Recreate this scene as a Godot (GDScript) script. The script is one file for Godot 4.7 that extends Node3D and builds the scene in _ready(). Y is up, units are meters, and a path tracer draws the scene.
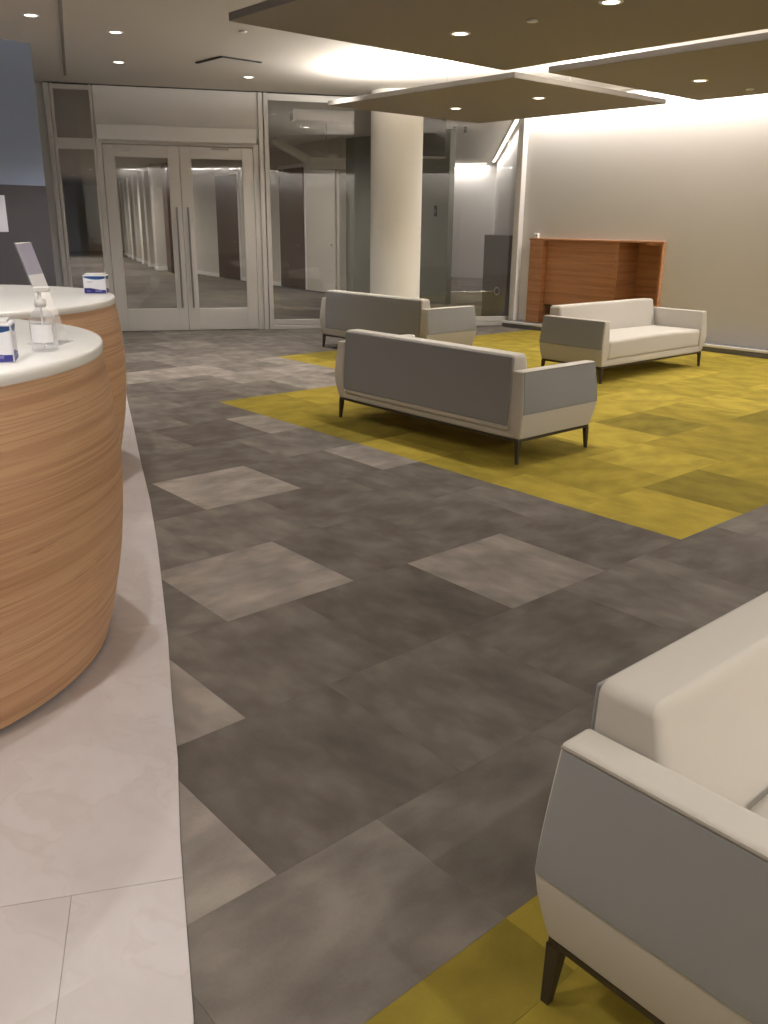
extends Node3D

# ------------------------------------------------------------------ constants
const CEIL := 3.2
const PANEL_Y := 2.8
const TILE := 0.644
const GLASS_TURN := 63.0
var glass_at := Vector3(-11.40, 0.0, -6.26)

var mats := {}
var taken := {}
var rng := RandomNumberGenerator.new()


func _ready() -> void:
	rng.seed = 7
	setup_camera()
	setup_light()
	make_materials()
	build_floor()
	build_shell()
	build_glass_front()
	build_corridor()
	build_ceiling()
	build_desks()
	build_sofas()
	build_wall_unit()
	build_small_things()


func setup_camera() -> void:
	var cam := Camera3D.new()
	cam.name = "camera"
	var yaw := -0.851441877
	var pitch := -0.323293305
	var roll := 0.0109426448
	var f := Vector3(sin(yaw) * cos(pitch), sin(pitch), -cos(yaw) * cos(pitch))
	var r0 := Vector3(cos(yaw), 0, sin(yaw))
	var u0 := r0.cross(f)
	var r := r0 * cos(roll) + u0 * sin(roll)
	var u := r.cross(f)
	cam.transform = Transform3D(Basis(r, u, -f), Vector3(0, 1.5, 0))
	cam.fov = 61.545
	cam.near = 0.05
	cam.far = 120.0
	cam.current = true
	add_child(cam)


func setup_light() -> void:
	var we := WorldEnvironment.new()
	we.name = "environment"
	var e := Environment.new()
	e.background_mode = Environment.BG_COLOR
	e.background_color = Color(0.02, 0.022, 0.03)
	e.tonemap_mode = Environment.TONE_MAPPER_LINEAR
	e.tonemap_exposure = 1.0
	e.sdfgi_enabled = true
	e.ssao_enabled = true
	e.ssil_enabled = true
	we.environment = e
	add_child(we)


# ------------------------------------------------------------------ naming
func numbered(called: String) -> String:
	var n: int = taken.get(called, 0)
	taken[called] = n + 1
	return called if n == 0 else "%s_%03d" % [called, n]


func thing(called: String, label: String, category: String, at := Vector3.ZERO, turn := 0.0, group := "") -> Node3D:
	var o := Node3D.new()
	o.name = numbered(called)
	add_child(o)
	o.position = at
	o.rotation.y = turn
	o.set_meta("label", label)
	o.set_meta("category", category)
	if group:
		o.set_meta("group", group)
	return o


func struct(called: String, label: String, at := Vector3.ZERO, turn := 0.0) -> Node3D:
	var o := Node3D.new()
	o.name = numbered(called)
	add_child(o)
	o.position = at
	o.rotation.y = turn
	o.set_meta("label", label)
	o.set_meta("category", called.split("_")[0])
	o.set_meta("kind", "structure")
	return o


func part(called: String, st: SurfaceTool, m: Material, parent: Node, smooth := false) -> MeshInstance3D:
	return put(called, done(st), m, parent)


func done(st: SurfaceTool) -> ArrayMesh:
	st.generate_normals()
	return st.commit()


func put(called: String, mesh: Mesh, m: Material, parent: Node) -> MeshInstance3D:
	var o := MeshInstance3D.new()
	o.name = called
	o.mesh = mesh
	o.material_override = m
	parent.add_child(o, true)
	return o


# ------------------------------------------------------------------ shapes
func begin() -> SurfaceTool:
	var st := SurfaceTool.new()
	st.begin(Mesh.PRIMITIVE_TRIANGLES)
	return st


func tri(st: SurfaceTool, p: Array, uv: Array, out: Vector3) -> void:
	var order := [0, 1, 2]
	var a: Vector3 = p[0]
	var b: Vector3 = p[1]
	var c: Vector3 = p[2]
	if (b - a).cross(c - a).dot(out) > 0.0:
		order = [0, 2, 1]
	for i in order:
		st.set_uv(uv[i])
		st.add_vertex(p[i])


func quad(st: SurfaceTool, p: Array, uv: Array, out: Vector3) -> void:
	tri(st, [p[0], p[1], p[2]], [uv[0], uv[1], uv[2]], out)
	tri(st, [p[0], p[2], p[3]], [uv[0], uv[2], uv[3]], out)


func corner(c: Vector3, h: Vector3, b: float, s: Vector3, k: int) -> Vector3:
	var v := Vector3(s.x * (h.x - b), s.y * (h.y - b), s.z * (h.z - b))
	v[k] = s[k] * h[k]
	return c + v


# a box with chamfered edges
func box(st: SurfaceTool, c: Vector3, size: Vector3, bev := 0.004) -> void:
	st.set_smooth_group(-1)
	var h := size / 2.0
	var b: float = minf(bev, minf(h.x, minf(h.y, h.z)) * 0.45)
	for k in 3:
		var i := (k + 1) % 3
		var j := (k + 2) % 3
		for sg in [-1.0, 1.0]:
			var p := []
			var uv := []
			var o := Vector3.ZERO
			o[k] = sg
			for q in [[-1.0, -1.0], [1.0, -1.0], [1.0, 1.0], [-1.0, 1.0]]:
				var s := Vector3.ZERO
				s[k] = sg
				s[i] = q[0]
				s[j] = q[1]
				var v := corner(c, h, b, s, k)
				p.append(v)
				uv.append(face_uv(v, k))
			quad(st, p, uv, o)
	if b <= 0.0:
		return
	for t in 3:
		var k1 := (t + 1) % 3
		var k2 := (t + 2) % 3
		for s1 in [-1.0, 1.0]:
			for s2 in [-1.0, 1.0]:
				var sa := Vector3.ZERO
				sa[k1] = s1
				sa[k2] = s2
				var sb := sa
				sa[t] = -1.0
				sb[t] = 1.0
				var p := [corner(c, h, b, sa, k1), corner(c, h, b, sb, k1), corner(c, h, b, sb, k2), corner(c, h, b, sa, k2)]
				var o := Vector3.ZERO
				o[k1] = s1
				o[k2] = s2
				quad(st, p, [face_uv(p[0], k1), face_uv(p[1], k1), face_uv(p[2], k1), face_uv(p[3], k1)], o)
	for sx in [-1.0, 1.0]:
		for sy in [-1.0, 1.0]:
			for sz in [-1.0, 1.0]:
				var s := Vector3(sx, sy, sz)
				var p := [corner(c, h, b, s, 0), corner(c, h, b, s, 1), corner(c, h, b, s, 2)]
				tri(st, p, [face_uv(p[0], 0), face_uv(p[1], 0), face_uv(p[2], 0)], s)


func face_uv(v: Vector3, k: int) -> Vector2:
	return Vector2(v.z, -v.y) if k == 0 else Vector2(v.x, v.z) if k == 1 else Vector2(v.x, -v.y)


func boxm(c: Vector3, size: Vector3, bev := 0.004) -> SurfaceTool:
	var st := begin()
	box(st, c, size, bev)
	return st


# a box given by its corners
func span(a: Vector3, b: Vector3, bev := 0.004) -> SurfaceTool:
	return boxm((a + b) / 2.0, (b - a).abs(), bev)


# an upholstered block: rounded edges of radius r, then bent by a function
func soft(st: SurfaceTool, c: Vector3, size: Vector3, r: float, bend := "", mid := 6, round_steps := 4) -> void:
	st.set_smooth_group(0)
	var h := size / 2.0
	var lines := []
	for k in 3:
		var l := []
		var rr: float = minf(r, h[k])
		for i in round_steps + 1:
			l.append(-h[k] + rr * float(i) / round_steps)
		for i in range(1, mid):
			l.append(lerpf(-h[k] + rr, h[k] - rr, float(i) / mid))
		for i in round_steps + 1:
			l.append(h[k] - rr + rr * float(i) / round_steps)
		lines.append(l)
	for k in 3:
		var i := (k + 1) % 3
		var j := (k + 2) % 3
		for sg in [-1.0, 1.0]:
			var o := Vector3.ZERO
			o[k] = sg
			for a in lines[i].size() - 1:
				for b in lines[j].size() - 1:
					var p := []
					var uv := []
					for q in [[0, 0], [1, 0], [1, 1], [0, 1]]:
						var v := Vector3.ZERO
						v[k] = sg * h[k]
						v[i] = lines[i][a + q[0]]
						v[j] = lines[j][b + q[1]]
						var inner := Vector3(clampf(v.x, -h.x + minf(r, h.x), h.x - minf(r, h.x)), clampf(v.y, -h.y + minf(r, h.y), h.y - minf(r, h.y)), clampf(v.z, -h.z + minf(r, h.z), h.z - minf(r, h.z)))
						var d := v - inner
						v = inner + d.normalized() * r if d.length() > 1e-6 else v
						v += c
						v = bent(bend, v)
						p.append(v)
						uv.append(Vector2(v[i], v[j]))
					var m: Vector3 = (p[0] + p[1] + p[2] + p[3]) / 4.0 - c
					quad(st, p, uv, o * 0.7 + m.normalized() * 0.3)


func softm(c: Vector3, size: Vector3, r: float, bend := "", mid := 6) -> SurfaceTool:
	var st := begin()
	soft(st, c, size, r, bend, mid)
	return st


# profile of Vector2(radius, height), turned about y
func lathe(st: SurfaceTool, c: Vector3, prof: Array, segs := 32, smooth := true) -> void:
	st.set_smooth_group(0 if smooth else -1)
	var run := 0.0
	for i in prof.size() - 1:
		var a: Vector2 = prof[i]
		var b: Vector2 = prof[i + 1]
		var step: float = a.distance_to(b)
		for k in segs:
			var t0 := TAU * k / segs
			var t1 := TAU * (k + 1) / segs
			var d0 := Vector3(cos(t0), 0, sin(t0))
			var d1 := Vector3(cos(t1), 0, sin(t1))
			var p := [c + d0 * a.x + Vector3.UP * a.y, c + d1 * a.x + Vector3.UP * a.y, c + d1 * b.x + Vector3.UP * b.y, c + d0 * b.x + Vector3.UP * b.y]
			var uv := [Vector2(t0, run), Vector2(t1, run), Vector2(t1, run + step), Vector2(t0, run + step)]
			var along := b - a
			var o2 := Vector2(along.y, -along.x)
			var out := (d0 + d1).normalized() * o2.x + Vector3.UP * o2.y
			if a.x > 1e-6 and b.x > 1e-6:
				quad(st, p, uv, out)
			elif a.x > 1e-6:
				tri(st, [p[0], p[1], p[2]], [uv[0], uv[1], uv[2]], out)
			else:
				tri(st, [p[0], p[2], p[3]], [uv[0], uv[2], uv[3]], out)
		run += step


func lathem(c: Vector3, prof: Array, segs := 32) -> SurfaceTool:
	var st := begin()
	lathe(st, c, prof, segs)
	return st


# a round bar along a path, radius r, closed ends
func bar(st: SurfaceTool, path: Array, r: float, segs := 10) -> void:
	st.set_smooth_group(0)
	var rings := []
	for i in path.size():
		var t: Vector3 = (path[mini(i + 1, path.size() - 1)] - path[maxi(i - 1, 0)]).normalized()
		var s := t.cross(Vector3.UP if absf(t.y) < 0.9 else Vector3.RIGHT).normalized()
		var u := s.cross(t).normalized()
		var ring := []
		for k in segs:
			var a := TAU * k / segs
			ring.append(path[i] + (s * cos(a) + u * sin(a)) * r)
		rings.append(ring)
	for i in path.size() - 1:
		for k in segs:
			var q := (k + 1) % segs
			var p := [rings[i][k], rings[i][q], rings[i + 1][q], rings[i + 1][k]]
			var m: Vector3 = (p[0] + p[1] + p[2] + p[3]) / 4.0 - (path[i] + path[i + 1]) / 2.0
			quad(st, p, [Vector2(0, 0), Vector2(1, 0), Vector2(1, 1), Vector2(0, 1)], m)
	st.set_smooth_group(-1)
	for e in [0, path.size() - 1]:
		var o: Vector3 = path[0] - path[1] if e == 0 else path[e] - path[e - 1]
		for k in segs:
			tri(st, [path[e], rings[e][k], rings[e][(k + 1) % segs]], [Vector2.ZERO, Vector2.RIGHT, Vector2.ONE], o)


func barm(path: Array, r: float, segs := 10) -> SurfaceTool:
	var st := begin()
	bar(st, path, r, segs)
	return st


# an outline on the floor plan, raised from y0 to y1
func prism(st: SurfaceTool, poly: PackedVector2Array, y0: float, y1: float) -> void:
	st.set_smooth_group(-1)
	var ids := Geometry2D.triangulate_polygon(poly)
	for i in range(0, ids.size(), 3):
		for y in [y0, y1]:
			var p := []
			var uv := []
			for k in 3:
				var q := poly[ids[i + k]]
				p.append(Vector3(q.x, y, q.y))
				uv.append(q)
			tri(st, p, uv, Vector3.DOWN if y == y0 else Vector3.UP)
	var cw := Geometry2D.is_polygon_clockwise(poly)
	for i in poly.size():
		var a := poly[i]
		var b := poly[(i + 1) % poly.size()]
		var o := Vector3(b.y - a.y, 0, a.x - b.x) * (-1.0 if cw else 1.0)
		quad(st, [Vector3(a.x, y0, a.y), Vector3(b.x, y0, b.y), Vector3(b.x, y1, b.y), Vector3(a.x, y1, a.y)], [a, b, b, a], o)


# a wall between two points of the floor plan; thick towards its left side when positive
func wall_mesh(a: Vector2, b: Vector2, y0: float, y1: float, thick: float) -> SurfaceTool:
	var st := begin()
	var t := (b - a).normalized()
	var o := Vector2(t.y, -t.x) * thick
	prism(st, PackedVector2Array([a, b, b + o, a + o]), y0, y1)
	return st


# ------------------------------------------------------------------ materials
func mat(key: String, c: Color, rough := 0.8, metal := 0.0) -> StandardMaterial3D:
	var m := StandardMaterial3D.new()
	m.resource_name = key
	m.albedo_color = c
	m.roughness = rough
	m.metallic = metal
	mats[key] = m
	return m


func rgb(r: float, g: float, b: float) -> Color:
	return Color(r / 255.0, g / 255.0, b / 255.0)


func noise(seed_: int, freq: float, octaves := 4) -> FastNoiseLite:
	var n := FastNoiseLite.new()
	n.seed = seed_
	n.noise_type = FastNoiseLite.TYPE_SIMPLEX_SMOOTH
	n.frequency = freq
	n.fractal_octaves = octaves
	return n


func noise_tex(seed_: int, freq: float, octaves := 4, size := 256) -> NoiseTexture2D:
	var t := NoiseTexture2D.new()
	t.noise = noise(seed_, freq, octaves)
	t.width = size
	t.height = size
	t.seamless = true
	return t


func carpet_texture(seed_: int, dark: Color, light: Color, patchy: float) -> ImageTexture:
	var n := 256
	var im := Image.create(n, n, false, Image.FORMAT_RGB8)
	var big := noise(seed_, 0.007, 3)
	var mid := noise(seed_ + 11, 0.018, 3)
	var fine := noise(seed_ + 23, 0.16, 2)
	var r := RandomNumberGenerator.new()
	r.seed = seed_
	for y in n:
		for x in n:
			var v := 0.5 + 0.62 * big.get_noise_2d(x, y * 1.6)
			var m := mid.get_noise_2d(x * 0.8, y * 1.5)
			v += patchy * (smoothstep(0.0, 0.4, m) - 0.4) * 0.45 + 0.06 * m
			v += 0.07 * fine.get_noise_2d(x, y) + r.randf_range(-0.05, 0.05)
			im.set_pixel(x, y, dark.lerp(light, clampf(v, 0.0, 1.0)))
	return ImageTexture.create_from_image(im)


func wood_texture(seed_: int, base: Color, dark: Color, pale: Color, w: int, h: int) -> ImageTexture:
	var im := Image.create(w, h, false, Image.FORMAT_RGB8)
	var streak := noise(seed_, 0.02, 4)
	var line := noise(seed_ + 5, 0.03, 2)
	var fine := noise(seed_ + 9, 0.05, 3)
	for y in h:
		for x in w:
			# the grain wanders a little and closes on itself around the drum
			var a := TAU * x / w
			var cx := cos(a) * 34.0
			var sx := sin(a) * 34.0
			var yy := y + 3.0 * line.get_noise_3d(cx * 0.6, sx * 0.6, y * 0.03)
			var v := streak.get_noise_3d(cx * 0.45, sx * 0.45, yy * 2.6)
			var f := fine.get_noise_3d(cx * 0.8, sx * 0.8, yy * 7.0)
			var c := base.lerp(pale, clampf(0.25 + v * 0.9, 0.0, 1.0) * 0.6)
			c = c.lerp(dark, clampf(-v * 1.3 - 0.05, 0.0, 1.0) * 0.6)
			c = c.lerp(dark, clampf(f * 1.6 - 0.06, 0.0, 1.0) * 0.6)
			var g := line.get_noise_3d(cx * 0.45 + 90.0, sx * 0.45, yy * 2.4)
			if absf(g) < 0.018:
				c = c.lerp(dark, 0.55 * clampf(0.3 + 3.0 * fine.get_noise_3d(cx * 0.4, sx * 0.4 + 50.0, y * 0.4), 0.0, 1.0))
			im.set_pixel(x, y, c)
	return ImageTexture.create_from_image(im)


func marble_texture(seed_: int) -> ImageTexture:
	var n := 384
	var im := Image.create(n, n, false, Image.FORMAT_RGB8)
	var cloud := noise(seed_, 0.006, 4)
	var fine := noise(seed_ + 3, 0.03, 4)
	var base := rgb(190, 182, 181)
	var pale := rgb(199, 192, 192)
	var vein := rgb(180, 168, 164)
	for y in n:
		for x in n:
			var w := 60.0 * fine.get_noise_2d(x * 0.3, y * 0.3)
			var v := cloud.get_noise_2d(x + w, y * 2.0 - w)
			var c := base.lerp(pale, clampf(0.5 + v * 1.2, 0.0, 1.0))
			c = c.lerp(vein, clampf(1.0 - absf(v - 0.12) * 16.0, 0.0, 1.0) * 0.3)
			c = c.lerp(vein, clampf(fine.get_noise_2d(x, y), 0.0, 1.0) * 0.25)
			im.set_pixel(x, y, c)
	return ImageTexture.create_from_image(im)


func relief(m: StandardMaterial3D, t: Texture2D, amount: float, scale: float) -> void:
	m.heightmap_enabled = true
	m.heightmap_texture = t
	m.heightmap_scale = amount
	m.uv1_triplanar = true
	m.uv1_scale = Vector3.ONE * scale


func make_materials() -> void:
	# carpets: a few pictures of each, in several tones
	var g := []
	for i in 4:
		g.append(carpet_texture(100 + i * 31, rgb(172, 167, 162), rgb(222, 217, 210), 0.22))
	var y := []
	for i in 3:
		y.append(carpet_texture(500 + i * 37, rgb(188, 184, 168), rgb(228, 224, 207), 0.15))
	var gt := [rgb(124, 119, 115), rgb(132, 127, 123), rgb(145, 140, 136), rgb(174, 168, 164), rgb(184, 178, 174)]
	for t in 5:
		for i in 4:
			var m := mat("grey_carpet_%d_%d" % [t, i], gt[t], 0.95)
			m.albedo_texture = g[i]
			m.metallic_specular = 0.2
	var yt := [rgb(150, 136, 62), rgb(174, 157, 70), rgb(192, 173, 80)]
	for t in 3:
		for i in 3:
			var m := mat("yellow_carpet_%d_%d" % [t, i], yt[t], 0.95)
			m.albedo_texture = y[i]
			m.metallic_specular = 0.2
	var far := mat("carpet_far", rgb(132, 127, 123), 0.95)
	far.albedo_texture = g[1]
	far.uv1_triplanar = true
	far.uv1_world_triplanar = true
	far.uv1_scale = Vector3(0.35, 1.0, 0.9)

	for i in 2:
		var mb := mat("marble_%d" % i, Color.WHITE, 0.38)
		mb.albedo_texture = marble_texture(40 + i)
		mb.uv1_scale = Vector3(0.7, 0.7, 0.7)
	mat("grout", rgb(160, 150, 146), 0.9)

	var wall_bump := noise_tex(3, 0.08, 3)
	relief(mat("wall_white", rgb(214, 210, 207), 0.85), wall_bump, 0.02, 3.0)
	relief(mat("wall_blue", rgb(126, 138, 162), 0.8), wall_bump, 0.02, 3.0)
	relief(mat("wall_charcoal", rgb(60, 59, 64), 0.7), wall_bump, 0.02, 3.0)
	relief(mat("ceiling_white", rgb(206, 200, 192), 0.9), wall_bump, 0.02, 3.0)
	relief(mat("cloud_taupe", rgb(144, 136, 126), 0.85), wall_bump, 0.015, 3.0)
	mat("cloud_edge", rgb(124, 119, 114), 0.8)
	relief(mat("corridor_wall", rgb(196, 190, 180), 0.85), wall_bump, 0.02, 3.0)
	relief(mat("corridor_grey", rgb(128, 128, 120), 0.7), wall_bump, 0.02, 3.0)
	mat("dark_brown", rgb(74, 52, 42), 0.5)
	mat("dark_trim", rgb(46, 44, 42), 0.7)
	mat("plinth_grey", rgb(108, 104, 104), 0.5)
	mat("joint_grey", rgb(140, 135, 130), 0.8)
	mat("column_cream", rgb(242, 238, 228), 0.75)
	mat("aluminium", rgb(196, 192, 186), 0.42, 0.35)
	mat("aluminium_bright", rgb(214, 212, 208), 0.35, 0.5)
	mat("steel_dark", rgb(128, 124, 120), 0.35, 0.7)
	mat("chrome", rgb(200, 200, 200), 0.15, 0.95)
	mat("leg_metal", rgb(74, 66, 60), 0.4, 0.6)
	mat("white_plastic", rgb(228, 226, 224), 0.45)
	mat("white_solid", rgb(246, 245, 243), 0.25)
	mat("black_plastic", rgb(20, 22, 22), 0.4)
	mat("navy", rgb(40, 42, 120), 0.4)
	mat("sensor_white", rgb(235, 232, 226), 0.5)
	mat("paper", rgb(214, 214, 228), 0.7)
	mat("paper_white", rgb(240, 240, 244), 0.7)
	mat("leaflet", rgb(176, 174, 196), 0.6)

	var glass := mat("glass", Color(0.62, 0.63, 0.60, 0.03), 0.02)
	glass.transparency = BaseMaterial3D.TRANSPARENCY_ALPHA
	var dark_glass := mat("glass_tinted", Color(0.20, 0.19, 0.17, 0.45), 0.04)
	dark_glass.transparency = BaseMaterial3D.TRANSPARENCY_ALPHA
	var acrylic := mat("acrylic", Color(0.93, 0.94, 0.97, 0.12), 0.05)
	acrylic.transparency = BaseMaterial3D.TRANSPARENCY_ALPHA
	var clear := mat("bottle_clear", Color(0.95, 0.95, 0.98, 0.16), 0.06)
	clear.transparency = BaseMaterial3D.TRANSPARENCY_ALPHA
	var gel := mat("bottle_gel", Color(0.90, 0.91, 0.95, 0.15), 0.05)
	gel.transparency = BaseMaterial3D.TRANSPARENCY_ALPHA

	var weave := noise_tex(17, 0.22, 2)
	for f in [["fabric_beige", rgb(186, 180, 171)], ["fabric_grey", rgb(138, 137, 137)]]:
		var m := mat(f[0], f[1], 0.95)
		m.metallic_specular = 0.25
		m.rim_enabled = true
		m.rim = 0.25
		m.rim_tint = 0.5
		relief(m, weave, 0.05, 9.0)
	mat("piping", rgb(128, 120, 110), 0.9)

	var wt := wood_texture(61, rgb(190, 149, 112), rgb(142, 102, 70), rgb(206, 170, 134), 1024, 512)
	var dw := mat("desk_wood", Color.WHITE, 0.5)
	dw.albedo_texture = wt
	dw.uv1_scale = Vector3(1.0 / TAU, 0.9, 1.0)
	var cw := mat("unit_wood", rgb(252, 228, 208), 0.5)
	cw.albedo_texture = wt
	cw.uv1_scale = Vector3(0.15, 0.55, 1.0)
	cw.uv1_offset = Vector3(0.3, 0.4, 0.0)

	for l in [["lamp_glow", rgb(255, 246, 226), 6.0], ["led_glow", rgb(255, 244, 226), 4.0], ["corridor_lamp_glow", rgb(255, 244, 220), 5.0]]:
		var m := mat(l[0], rgb(240, 236, 226), 0.6)
		m.emission_enabled = true
		m.emission = l[1]
		m.emission_energy_multiplier = l[2]


# ------------------------------------------------------------------ floor
# tones read from the photograph: column of tiles, place in the column, tone
const GREY_TONE := {
	-2: {0: 2, 1: 1, 2: 1, 3: 1}, -1: {-1: 3, 0: 0, 1: 1, 2: 1, 3: 2, 4: 1}, 0: {0: 3, 1: 1, 2: 0, 3: 3, 4: 1, 5: 2}, 1: {0: 1, 1: 3, 2: 1, 3: 1, 4: 2},
	2: {1: 2, 2: 2, 3: 1, 4: 1}, 3: {1: 1, 2: 4, 3: 1, 4: 3}, 4: {2: 1, 3: 1, 4: 2}, 5: {2: 2, 3: 0, 4: 3}, 6: {3: 2, 4: 1}, 7: {3: 2, 4: 1, 5: 2, 6: 4},
	8: {4: 1, 5: 2, 6: 3, 7: 4}, 9: {4: 3, 5: 3, 6: 2, 7: 3}, 10: {5: 0, 6: 2, 7: 2}, 11: {5: 2, 6: 1},
}
const YELLOW_TONE := {0: {5: 2, 6: 0, 7: 1, 8: 1}, 1: {4: 2, 5: 1, 6: 2, 7: 1, 8: 1}, 2: {5: 1, 6: 1, 7: 2, 8: 0, 9: 1}, 3: {7: 1, 8: 2, 9: 2}, 4: {5: 0, 6: 1}}


func is_yellow(x: float, z: float) -> bool:
	if x > -0.99:
		return z > -3.6
	if x > -2.085 or z > -3.826:
		return false
	if x > -6.593:
		return true
	return z < -5.76 and x > -8.53


func tile_mesh(w: float, d: float, turn: int) -> ArrayMesh:
	var key := "tile_%d_%d_%d" % [roundi(w * 1000), roundi(d * 1000), turn]
	if mats.has(key):
		return mats[key]
	var st := begin()
	tile_into(st, Vector3.ZERO, w, d, turn)
	mats[key] = done(st)
	return mats[key]


func tile_into(st: SurfaceTool, c: Vector3, w: float, d: float, turn: int) -> void:
	st.set_smooth_group(-1)
	var b := 0.0003
	var o := [Vector2(-1, -1), Vector2(1, -1), Vector2(1, 1), Vector2(-1, 1)]
	var top := []
	var low := []
	var uv := []
	for q in o:
		top.append(c + Vector3(q.x * (w / 2 - b), 0.0, q.y * (d / 2 - b)))
		low.append(c + Vector3(q.x * w / 2, -0.008, q.y * d / 2))
		var t := Vector2(q.x * w, q.y * d) / TILE * 0.5
		uv.append(t.rotated(turn * PI / 2) + Vector2(0.5, 0.5))
	quad(st, top, uv, Vector3.UP)
	for i in 4:
		var j := (i + 1) % 4
		quad(st, [low[i], low[j], top[j], top[i]], [uv[i], uv[j], uv[j], uv[i]], Vector3(o[i].x + o[j].x, 0.2, o[i].y + o[j].y))


func build_floor() -> void:
	var floor_ := struct("floor", "tile carpet in mottled grey with a bright yellow-green lounge zone")
	# sub-floor that carries on into the corridor behind the glass
	part("subfloor", span(Vector3(-46, -0.2, -26), Vector3(6, -0.006, 6), 0.0), mats.carpet_far, floor_)
	var r := RandomNumberGenerator.new()
	r.seed = 12
	var list := []
	for j in range(-8, 21):
		var x1 := -2.085 - TILE * j
		var x0 := x1 - TILE
		var off := -0.93 if posmod(j, 2) == 1 else -0.606
		for k in range(-7, 20):
			var z1 := off - TILE * k
			var z0 := z1 - TILE
			if z0 < -13.5 or x0 < -15.5 or z1 > 5.0:
				continue
			var tone: int = [0, 1, 1, 1, 1, 2, 2][r.randi() % 7]
			var ytone: int = [0, 1, 1, 1, 2, 2][r.randi() % 6]
			tone = GREY_TONE.get(j, {}).get(k, tone)
			ytone = YELLOW_TONE.get(j, {}).get(k, ytone)
			var pick := r.randi() % 12
			var turn := r.randi() % 4
			# pieces: cut along the edge of the yellow zone where it crosses the tile
			var xs := [x0, x1]
			var zs := [z0, z1]
			if x0 < -0.99 and x1 > -0.99:
				xs = [x0, -0.99, x1]
			if z0 < -3.826 and z1 > -3.826 and absf(z0 + 3.826) > 0.02 and absf(z1 + 3.826) > 0.02 and x1 < -2.0 and x0 > -6.7:
				zs = [z0, -3.826, z1]
			if z0 < -5.76 and z1 > -5.76 and absf(z0 + 5.76) > 0.02 and absf(z1 + 5.76) > 0.02 and x1 < -6.5 and x0 > -8.6:
				zs = [z0, -5.76, z1]
			for a in xs.size() - 1:
				for b in zs.size() - 1:
					var c := Vector3((xs[a] + xs[a + 1]) / 2.0, 0, (zs[b] + zs[b + 1]) / 2.0)
					var w: float = xs[a + 1] - xs[a]
					var d: float = zs[b + 1] - zs[b]
					var yel := is_yellow(c.x, c.z)
					var m: String = "yellow_carpet_%d_%d" % [ytone, pick % 3] if yel else "grey_carpet_%d_%d" % [tone, pick % 4]
					# how far into the room as one looks towards the doors
					var ahead := -c.x * 0.752 - c.z * 0.659
					var aside := c.x * 0.659 - c.z * 0.752
					var seen := ahead > 0.9 and absf(aside) < ahead * 0.5 + 0.5
					# nothing shows under the stone floor beside the desks
					if c.z > c.x * 0.47 + 0.75:
						continue
					list.append({"c": c, "w": w, "d": d, "m": m, "turn": turn, "yel": yel, "rank": ahead if seen else 100.0 + ahead})
	list.sort_custom(func(p, q): return p.rank < q.rank)
	var rest := {}
	var n := 0
	for t in list:
		if n < 290 and t.rank < 100.0:
			var o := put("yellow_carpet_tile" if t.yel else "grey_carpet_tile", tile_mesh(t.w, t.d, t.turn), mats[t.m], floor_)
			o.position = t.c
			n += 1
		else:
			var key: String = t.m
			if not rest.has(key):
				rest[key] = begin()
			tile_into(rest[key], t.c, t.w, t.d, t.turn)
	for key in rest:
		var o := part("carpet_field", rest[key], mats[key], floor_)
		o.set_meta("kind", "stuff")

	# stone floor round the desks: large slabs laid square to the glass front, cut along a gently curved edge
	var stone := struct("floor", "pale polished stone slabs around the reception desks")
	var edge := PackedVector2Array([Vector2(-9.6, -4.32), Vector2(-8.6, -3.87), Vector2(-7.71, -3.48), Vector2(-7.07, -3.2), Vector2(-5.98, -2.74), Vector2(-5.09, -2.36), Vector2(-4.37, -2.06), Vector2(-3.69, -1.76), Vector2(-3.17, -1.52), Vector2(-2.74, -1.32), Vector2(-2.33, -1.12), Vector2(-2.02, -0.975), Vector2(-1.7, -0.81), Vector2(-1.45, -0.69), Vector2(-1.22, -0.58), Vector2(-0.9, -0.41), Vector2(-0.3, -0.08), Vector2(1.5, 1.0), Vector2(1.5, 4.0), Vector2(-9.6, 4.0)])
	var bed := begin()
	prism(bed, edge, -0.004, 0.0075)
	part("grout_bed", bed, mats.grout, stone)
	var e1 := Vector2(0.891, 0.454)
	var e2 := Vector2(0.454, -0.891)
	var long := 1.43
	var wide := 1.43
	var gap := 0.0009
	for a in range(-9, 7):
		for b in range(-10, 8):
			var t0 := -1.74 + long * a
			var s0 := -0.30 + wide * b + (0.0 if posmod(a, 2) == 0 else wide * 0.5)
			var q := PackedVector2Array()
			for uv in [[0, 0], [1, 0], [1, 1], [0, 1]]:
				q.append(e1 * (t0 + (long - gap if uv[0] else gap)) + e2 * (s0 + (wide - gap if uv[1] else gap)))
			for piece in Geometry2D.intersect_polygons(q, edge):
				if piece.size() < 3:
					continue
				var area := 0.0
				for i in piece.size():
					area += piece[i].cross(piece[(i + 1) % piece.size()]) / 2.0
				if absf(area) < 0.004:
					continue
				var st := begin()
				prism(st, piece, -0.002, 0.009)
				part("stone_slab", st, mats["marble_%d" % (posmod(a * 3 + b, 2))], stone)


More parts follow.
